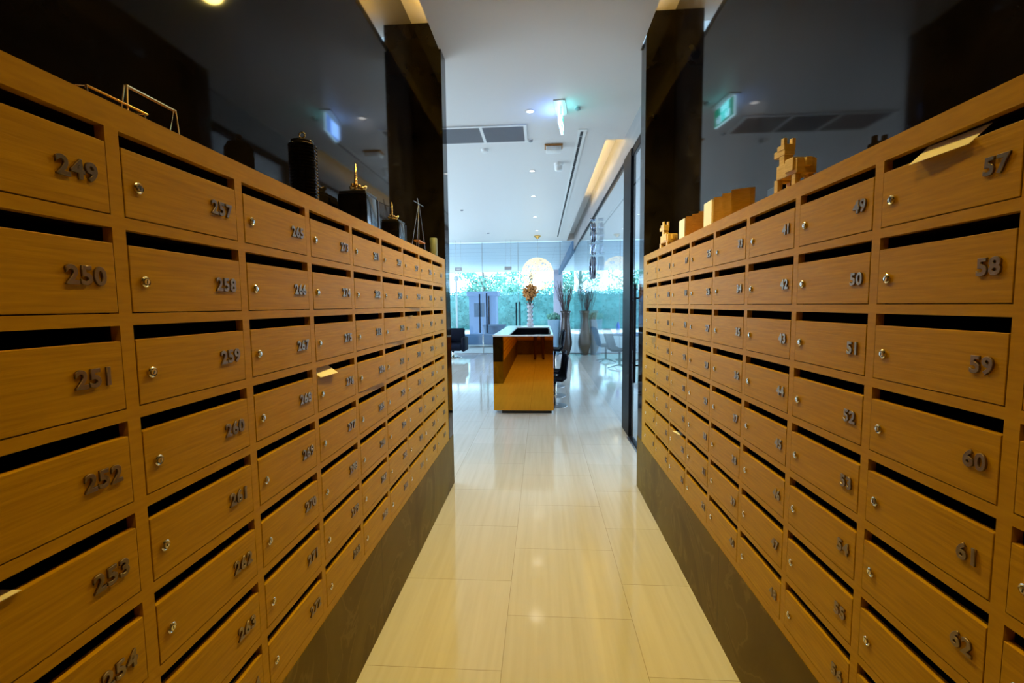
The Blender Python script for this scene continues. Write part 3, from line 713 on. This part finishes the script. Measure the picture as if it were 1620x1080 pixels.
def stool(x, y, rz, dz, label, first=None):
    t = thing('swivel_stool', (x, y, 0), rz, label, 'stool', 'stools along the counter')
    shell(MB(), d=0.32, zs=0.50 + dz, zb=0.88 + dz, lean=0.03).build('seat_shell', M_NAVY, t, True)
    MB().lathe([(0.022, 0.012), (0.022, 0.47 + dz)], n=16).build('pole', M_CHROME, t, True)
    smooth_by_angle(MB().lathe([(0.20, 0), (0.20, 0.006), (0.05, 0.018), (0.028, 0.035)], n=36).build('base_disc', M_STEEL, t), 30)
    mb = MB(); mb.tube([(-0.02, -0.12, 0.20), (-0.14, -0.10, 0.20), (-0.14, 0.10, 0.20), (-0.02, 0.12, 0.20)], 0.010, 8); mb.tube([(0, -0.02, 0.2), (-0.02, -0.12, 0.2)], 0.01, 8); mb.tube([(0, 0.02, 0.2), (-0.02, 0.12, 0.2)], 0.01, 8)
    mb.build('footrest', M_BLACK, t, True)
stool(0.21, 7.25, 0.1, -0.04, 'black shell stool nearest along the right side of the counter')
stool(0.23, 8.05, -0.1, -0.04, 'second black shell stool along the counter')
stool(0.26, 9.0, 0.0, 0.27, 'farthest, raised black shell stool with its back above the counter edge')

def swivel_chair(x, y, rz, label, m=M_NAVY):
    t = thing('swivel_chair', (x, y, 0), rz, label, 'chair', 'swivel chairs behind the glass partition')
    shell(MB(), w=0.50, d=0.50, zs=0.50, zb=1.02, th=0.05, lean=0.14).build('seat_shell', m, t, True)
    MB().lathe([(0.03, 0.06), (0.03, 0.46)], n=14).build('column', M_NAVY, t, True)
    for k in range(4):
        a = PI / 4 + k * PI / 2
        MB().tube([(0, 0, 0.09), (0.16 * math.cos(a), 0.16 * math.sin(a), 0.055), (0.33 * math.cos(a), 0.33 * math.sin(a), 0.016)], 0.018, 8, 0.012).build('foot', M_NAVY, t, True)
    return t
swivel_chair(1.82, 12.9, PI + 0.1, 'dark swivel chair with star foot beyond the glass, left of the meeting table')
swivel_chair(1.99, 11.6, PI - 0.5, 'dark swivel chair beyond the glass, nearest the black door post')
t = thing('meeting_table', (2.50, 13.3, 0), 0, 'blue-grey table beyond the glass partition', 'table')
smooth_by_angle(MB().lathe([(0.62, 0.74), (0.64, 0.755), (0.64, 0.775), (0.62, 0.785)], n=40).build('tabletop', M_FABRIC, t), 40)
MB().lathe([(0.05, 0.03), (0.05, 0.74)], n=16).build('column', M_NAVY, t, True)
MB().lathe([(0.34, 0), (0.34, 0.015), (0.06, 0.03)], n=32).build('base', M_NAVY, t)
t = MB().lathe([(0.045, 0), (0.05, 0.01), (0.05, 0.24), (0.03, 0.30), (0.02, 0.34)], n=20).build('blue_bottle', M_BLUE, None, True, (2.20, 13.15, 0.786)); tag(t, 'cobalt blue bottle standing on the table beyond the glass', 'bottle')

def armchair(x, y, rz, label):
    t = thing('armchair', (x, y, 0), rz, label, 'armchair')
    smooth_by_angle(MB().box(-0.33, 0.33, -0.33, 0.33, 0.24, 0.46, bev=0.05).build('seat', M_NAVY, t), 60)
    smooth_by_angle(MB().box(0.24, 0.38, -0.34, 0.34, 0.36, 0.92, bev=0.05).build('backrest', M_NAVY, t), 60)
    for s_ in (-1, 1): smooth_by_angle(MB().box(-0.32, 0.34, s_ * 0.38 - 0.06, s_ * 0.38 + 0.06, 0.22, 0.66, bev=0.04).build('armrest', M_NAVY, t), 60)
    MB().lathe([(0.035, 0.02), (0.035, 0.26)], n=14).build('column', M_CHROME, t, True)
    MB().lathe([(0.30, 0), (0.30, 0.012), (0.05, 0.03)], n=32).build('base_plate', M_CHROME, t, True)
armchair(-2.83, 14.05, PI * 0.5, 'black leather armchair on a chrome foot, left of the counter by the window')
t = thing('barrier_post', (-1.98, 14.95, 0), 0, 'slim silver stand with round base by the glass front', 'stand')
MB().lathe([(0.012, 0.01), (0.012, 0.66)], n=10).build('post', M_CHROME, t, True)
MB().lathe([(0.16, 0), (0.16, 0.008), (0.02, 0.02)], n=28).build('base', M_STEEL, t, True)

# planters
def twigs(mb, R, n, h, sp, r=0.006, z0=0.0):
    for k in range(n):
        a = R.uniform(0, 2 * PI); s_ = R.uniform(0.2, 1) * sp; hh = h * R.uniform(0.7, 1)
        p0 = Vector((0.05 * math.cos(a), 0.05 * math.sin(a), z0)); p3 = Vector((s_ * math.cos(a), s_ * math.sin(a), z0 + hh))
        pts = [p0.lerp(p3, q) + Vector((R.uniform(-.02, .02), R.uniform(-.02, .02), 0)) * (1 if 0 < q < 1 else 0) for q in (0, .25, .5, .75, 1)]
        mb.tube(pts, r, 4, r * 0.4)
        for j in range(2):
            q = pts[2 + j]; mb.tube([q, q + Vector((R.uniform(-.12, .12), R.uniform(-.12, .12), R.uniform(.1, .22)))], r * 0.5, 4, r * 0.25)
def vase_with_twigs(x, y, m, s, label, tl, seed, n=26, sp=0.42, h=1.15):
    t = MB().lathe([(0.13 * s, 0), (0.15 * s, 0.03), (0.24 * s, 0.30), (0.25 * s, 0.42), (0.20 * s, 0.75), (0.155 * s, 1.15), (0.17 * s, 1.36), (0.21 * s, 1.44), (0.19 * s, 1.44), (0.14 * s, 1.30)], n=32, cap=True).build('floor_vase', m, None, True, (x, y, 0))
    tag(t, label, 'vase')
    mb = MB(); twigs(mb, random.Random(seed), n, h, sp, 0.011); b = mb.build('twig_bundle', M_TWIG, None, False, (x, y, 1.30))
    tag(b, tl, 'twigs')
vase_with_twigs(0.78, 14.75, M_POT, 0.85, 'tall dark brown floor vase at the far end, right of the counter', 'bare brown twigs standing in the dark floor vase', 11, 46)
vase_with_twigs(1.55, 14.8, M_POT2, 1.45, 'tall bronze floor vase just beyond the glass partition', 'bare twigs standing in the bronze floor vase', 12, 34, 0.40, 1.0)
t = MB().lathe([(0.16, 0), (0.17, 0.02), (0.21, 1.12), (0.22, 1.16), (0.19, 1.16), (0.18, 1.05)], n=28).build('tall_planter', M_BLUEPOT, None, True, (0.40, 14.85, 0)); tag(t, 'tall pale blue planter behind the counter end', 'planter')
def leaves(mb, R, c, rad, n, size, flat=1.0):
    for k in range(n):
        v = Vector((R.gauss(0, 1), R.gauss(0, 1), R.gauss(0, 1))).normalized() * (R.random() ** 0.4)
        p = Vector((c[0] + v.x * rad[0], c[1] + v.y * rad[1], c[2] + v.z * rad[2]))
        a = Vector((R.gauss(0, 1), R.gauss(0, 1), R.gauss(0, 1))).normalized(); b = a.orthogonal().normalized() * size * 0.4; a = a * size * R.uniform(0.6, 1.2)
        mb.b.faces.new([mb.b.verts.new(q) for q in (p, p + a * 0.5 + b, p + a, p + a * 0.5 - b)])
t = thing('potted_plant', (0.40, 14.85, 1.10), 0, 'bushy green plant growing in the pale blue planter', 'plant')
mb = MB(); twigs(mb, random.Random(4), 8, 0.2, 0.15, 0.006); mb.build('stems', M_TWIG, t)
mb = MB(); leaves(mb, random.Random(6), (0, 0, 0.14), (0.22, 0.2, 0.13), 260, 0.09); mb.build('foliage', M_LEAF, t)

# ------------------------------------------------------------------ outdoors
struct('ground_outside', MB().box(-40, 40, 15.3, 70, -0.12, -0.02), M_PAVE)
struct('canopy_beam', MB().box(1.02, 1.14, 15.3, 27.2, 1.80 + H, ZC), M_FABRIC)
struct('canopy_soffit', MB().box(-12, 12, 15.3, 28.5, ZC, ZC + 0.15), M_SOFFIT)
t = MB().box(0.73, 1.27, 27.3, 27.9, -0.02, ZC).build('canopy_column', M_COLUMN); tag(t, 'square rosy-grey column under the canopy edge outside', 'column')
for x, lb in ((-2.70, 'left'), (-1.08, 'right')):
    t = thing('hanging_sign', (x, 14.6, 1.20 + H), 0, 'small grey plate hung on wires before the glass front, %s one' % lb, 'hanging sign', 'plates hung at the glass front')
    MB().box(-0.115, 0.115, -0.01, 0.01, -0.055, 0.055).build('plate', M_GREY, t)
    wire('wires', [[(-0.08, 0, 0.05), (-0.08, 0, 2.12 - 1.20)], [(0.08, 0, 0.05), (0.08, 0, 2.12 - 1.20)]], 0.003, M_STEEL, t)
    if lb == 'left': MB().box(-0.06, 0.06, -0.012, -0.0105, -0.012, 0.012).build('label_strip', M_WHITE, t)
t = thing('outdoor_bench', (-2.35, 18.0, -0.02), 0, 'blue-grey upholstered bench outside the glass, left of counter', 'bench')
smooth_by_angle(MB().box(-1.0, 1.0, -0.35, 0.35, 0.10, 0.50, bev=0.05).build('seat', M_FABRIC, t), 60)
for x in (-0.85, 0.85):
    for y in (-0.25, 0.25): MB().box(x - 0.04, x + 0.04, y - 0.04, y + 0.04, 0, 0.10).build('foot', M_NAVY, t)
t = thing('round_table', (-2.05, 19.3, -0.02), 0, 'dark blue round low table outside behind the bench', 'table')
smooth_by_angle(MB().lathe([(0.40, 0.35), (0.42, 0.5), (0.46, 0.74), (0.52, 0.80), (0.50, 0.83)], n=32).build('top', M_FABRIC, t), 40)
MB().lathe([(0.30, 0), (0.08, 0.06), (0.08, 0.36)], n=24).build('foot', M_NAVY, t)
t = thing('guard_booth', (-3.0, 23.2, -0.02), 0, 'blue-grey guard booth with flat cap roof outside', 'booth')
MB().box(-0.68, 0.68, -0.6, 0.6, 0, 2.15).build('walls', M_BOOTH, t)
MB().box(-0.78, 0.78, -0.7, 0.7, 2.15, 2.38).build('roof', M_BOOTH, t)
MB().box(-0.42, 0.10, -0.62, -0.60, 1.10, 1.80).build('window', M_BOOTHGLASS, t)
MB().box(0.30, 0.36, -0.66, -0.60, 0, 2.15).build('post', M_NAVY, t)
t = thing('lamp_post', (-4.2, 22.0, -0.02), 0, 'thin white lamp post outside at the far left', 'lamp post')
MB().lathe([(0.05, 0), (0.045, 2.9)], n=12).build('pole', M_WHITE, t, True)
MB().sphere((0, 0, 3.0), 0.14, 2).build('globe', M_WHITE, t, True)

def hedge(name, x0, x1, y0, y1, h, n, label, seed):
    t = thing(name, (0, 0, 0), 0, label, 'hedge'); R = random.Random(seed)
    MB().box(x0 + 0.1, x1 - 0.1, y0 + 0.1, y1 - 0.1, -0.02, h - 0.1).build('core', M_HEDGE, t)
    mb = MB()
    for k in range(n):
        f = R.random()
        if f < 0.72: p = Vector((R.uniform(x0, x1), y0 + R.uniform(0, 0.25), R.uniform(0, h)))
        else: p = Vector((R.uniform(x0, x1), R.uniform(y0, y1), h + R.uniform(-0.15, 0.1)))
        a = Vector((R.gauss(0, 1), R.gauss(0, 1), R.gauss(0, 1))).normalized(); b = a.orthogonal().normalized() * 0.06; a = a * 0.17
        mb.b.faces.new([mb.b.verts.new(q) for q in (p, p + a * 0.5 + b, p + a, p + a * 0.5 - b)])
    mb.build('foliage', M_HEDGE, t)
hedge('clipped_hedge', -14, 14, 31, 32.4, 2.45, 9000, 'long clipped green hedge across the street side outside', 21)
def tree(x, y, h, r, seed, label):
    t = thing('tree', (x, y, -0.02), 0, label, 'tree', 'trees behind the hedge'); R = random.Random(seed)
    mb = MB(); mb.tube([(0, 0, 0), (0.1, 0, h * 0.3), (R.uniform(-.3, .3), 0.1, h * 0.6), (R.uniform(-.5, .5), 0, h * 0.9)], 0.20, 8, 0.05)
    for k in range(8):
        a = R.uniform(0, 2 * PI); z = h * R.uniform(0.25, 0.6); mb.tube([(0, 0, z), (r * 0.4 * math.cos(a), r * 0.4 * math.sin(a), z + 0.5), (r * 0.8 * math.cos(a), r * 0.8 * math.sin(a), z + 1.1)], 0.06, 6, 0.02)
    mb.build('trunk', M_BARK, t)
    mb = MB()
    for k in range(16):
        c_ = (R.uniform(-r, r) * 0.8, R.uniform(-r, r) * 0.8, h * R.uniform(0.32, 1.0)); q = r * R.uniform(0.25, 0.5)
        leaves(mb, R, c_, (q, q, q * 0.7), 150, 0.26)
    mb.build('crown', M_LEAF, t)
for i, (x, y, h, r, lb) in enumerate([(-9.5, 34.5, 7, 2.3, 'leafy tree behind the hedge at the far left'), (-4.9, 38.5, 6.5, 2.2, 'leafy tree behind the hedge above the guard booth'), (-0.9, 35, 7.5, 2.2, 'leafy tree behind the hedge above the counter'),
                                      (3.2, 39.5, 6.5, 2.2, 'leafy tree behind the hedge right of the column'), (7.2, 35, 7, 2.2, 'leafy tree behind the hedge seen through the partition glass'), (11.5, 39, 7, 2.3, 'leafy tree behind the hedge at the far right')]):
    tree(x, y, h, r, 40 + i, lb)

# ------------------------------------------------------------------ the photographer, seen only in the copper mirror
def skin_mesh(name, verts, edges, m, parent, root=0, sub=2):
    me = bpy.data.meshes.new(name); me.from_pydata([v[0] for v in verts], edges, []); me.update()
    o = bpy.data.objects.new(name, me); COL.objects.link(o); o.parent = parent
    sm = o.modifiers.new('skin', 'SKIN'); sm.use_smooth_shade = True
    sd = o.modifiers.new('sub', 'SUBSURF'); sd.levels = sub; sd.render_levels = sub
    for i, v in enumerate(verts):
        q = me.skin_vertices[0].data[i]; q.radius = v[1] if isinstance(v[1], tuple) else (v[1], v[1]); q.use_root = (i == root)
    dg = bpy.context.evaluated_depsgraph_get(); nm = bpy.data.meshes.new_from_object(o.evaluated_get(dg))
    o.modifiers.clear(); o.data = nm; nm.materials.clear(); nm.materials.append(m)
    for p in nm.polygons: p.use_smooth = True
    return o
ph = thing('person', (-0.09, -0.16, 0), 0, 'standing person in dark trousers, reflected in the copper counter front', 'person')
V = [((0, -0.10, 0.92), (0.15, 0.11)), ((0, -0.10, 1.05), (0.135, 0.10)), ((0, -0.12, 1.22), (0.15, 0.11)), ((0, -0.13, 1.37), (0.15, 0.10)), ((0, -0.12, 1.45), (0.06, 0.06)), ((0, -0.11, 1.50), (0.052, 0.055)),
     ((0, -0.105, 1.60), (0.070, 0.085)), ((0, -0.10, 1.70), (0.062, 0.08)),
     ((0.10, -0.10, 0.86), 0.085), ((0.115, -0.085, 0.50), 0.058), ((0.12, -0.10, 0.10), 0.040), ((0.12, -0.07, 0.045), 0.036), ((0.135, 0.08, 0.035), 0.032),
     ((-0.10, -0.10, 0.86), 0.085), ((-0.115, -0.085, 0.50), 0.058), ((-0.12, -0.10, 0.10), 0.040), ((-0.12, -0.07, 0.045), 0.036), ((-0.135, 0.08, 0.035), 0.032),
     ((0.17, -0.13, 1.37), 0.055), ((0.25, -0.06, 1.18), 0.042), ((0.13, 0.035, 1.38), 0.032), ((0.085, 0.055, 1.50), 0.026),
     ((-0.17, -0.13, 1.37), 0.055), ((-0.25, -0.06, 1.18), 0.042), ((-0.10, 0.035, 1.38), 0.032), ((-0.03, 0.055, 1.50), 0.026)]
E_ = [(0, 1), (1, 2), (2, 3), (3, 4), (4, 5), (5, 6), (6, 7), (0, 8), (8, 9), (9, 10), (10, 11), (11, 12), (0, 13), (13, 14), (14, 15), (15, 16), (16, 17), (3, 18), (18, 19), (19, 20), (20, 21), (3, 22), (22, 23), (23, 24), (24, 25)]
body = skin_mesh('body', V, E_, M_SKIN, ph)
mT = bpy.data.materials.get('dark_maroon_trousers')
body.data.materials.append(M_TROUSER); body.data.materials.append(M_SHIRT)
for p in body.data.polygons:
    z = p.center.z; x = abs(p.center.x)
    if z < 0.98: p.material_index = 1
    elif z < 1.46 and p.center.y < 0.02: p.material_index = 2
MB().sphere((0, -0.125, 1.69), 0.098, 3, (0.92, 1.05, 0.95)).build('hair', M_HAIR, ph, True)
for s_, nx in ((1, 0.085), (-1, -0.03)):
    for k in range(4):
        MB().tube([(nx, 0.055, 1.50 + 0.010 * k), (nx - s_ * 0.012, 0.083, 1.512 + 0.012 * k), (nx - s_ * 0.034, 0.080, 1.516 + 0.012 * k), (nx - s_ * 0.05, 0.070, 1.516 + 0.012 * k)], 0.0085, 6, 0.0065).build('finger', M_SKIN, ph, True)
    MB().tube([(nx, 0.045, 1.50), (nx - s_ * 0.02, 0.025, 1.52), (nx - s_ * 0.035, 0.025, 1.535)], 0.010, 6, 0.008).build('thumb', M_SKIN, ph, True)
t = MB().box(-0.045, 0.045, -0.020, 0.015, -0.04, 0.03, bev=0.006).build('handheld_camera', M_BLACKM, None, False, (-0.06, -0.045, 1.57)); tag(t, 'small black camera held up by the standing person', 'camera')
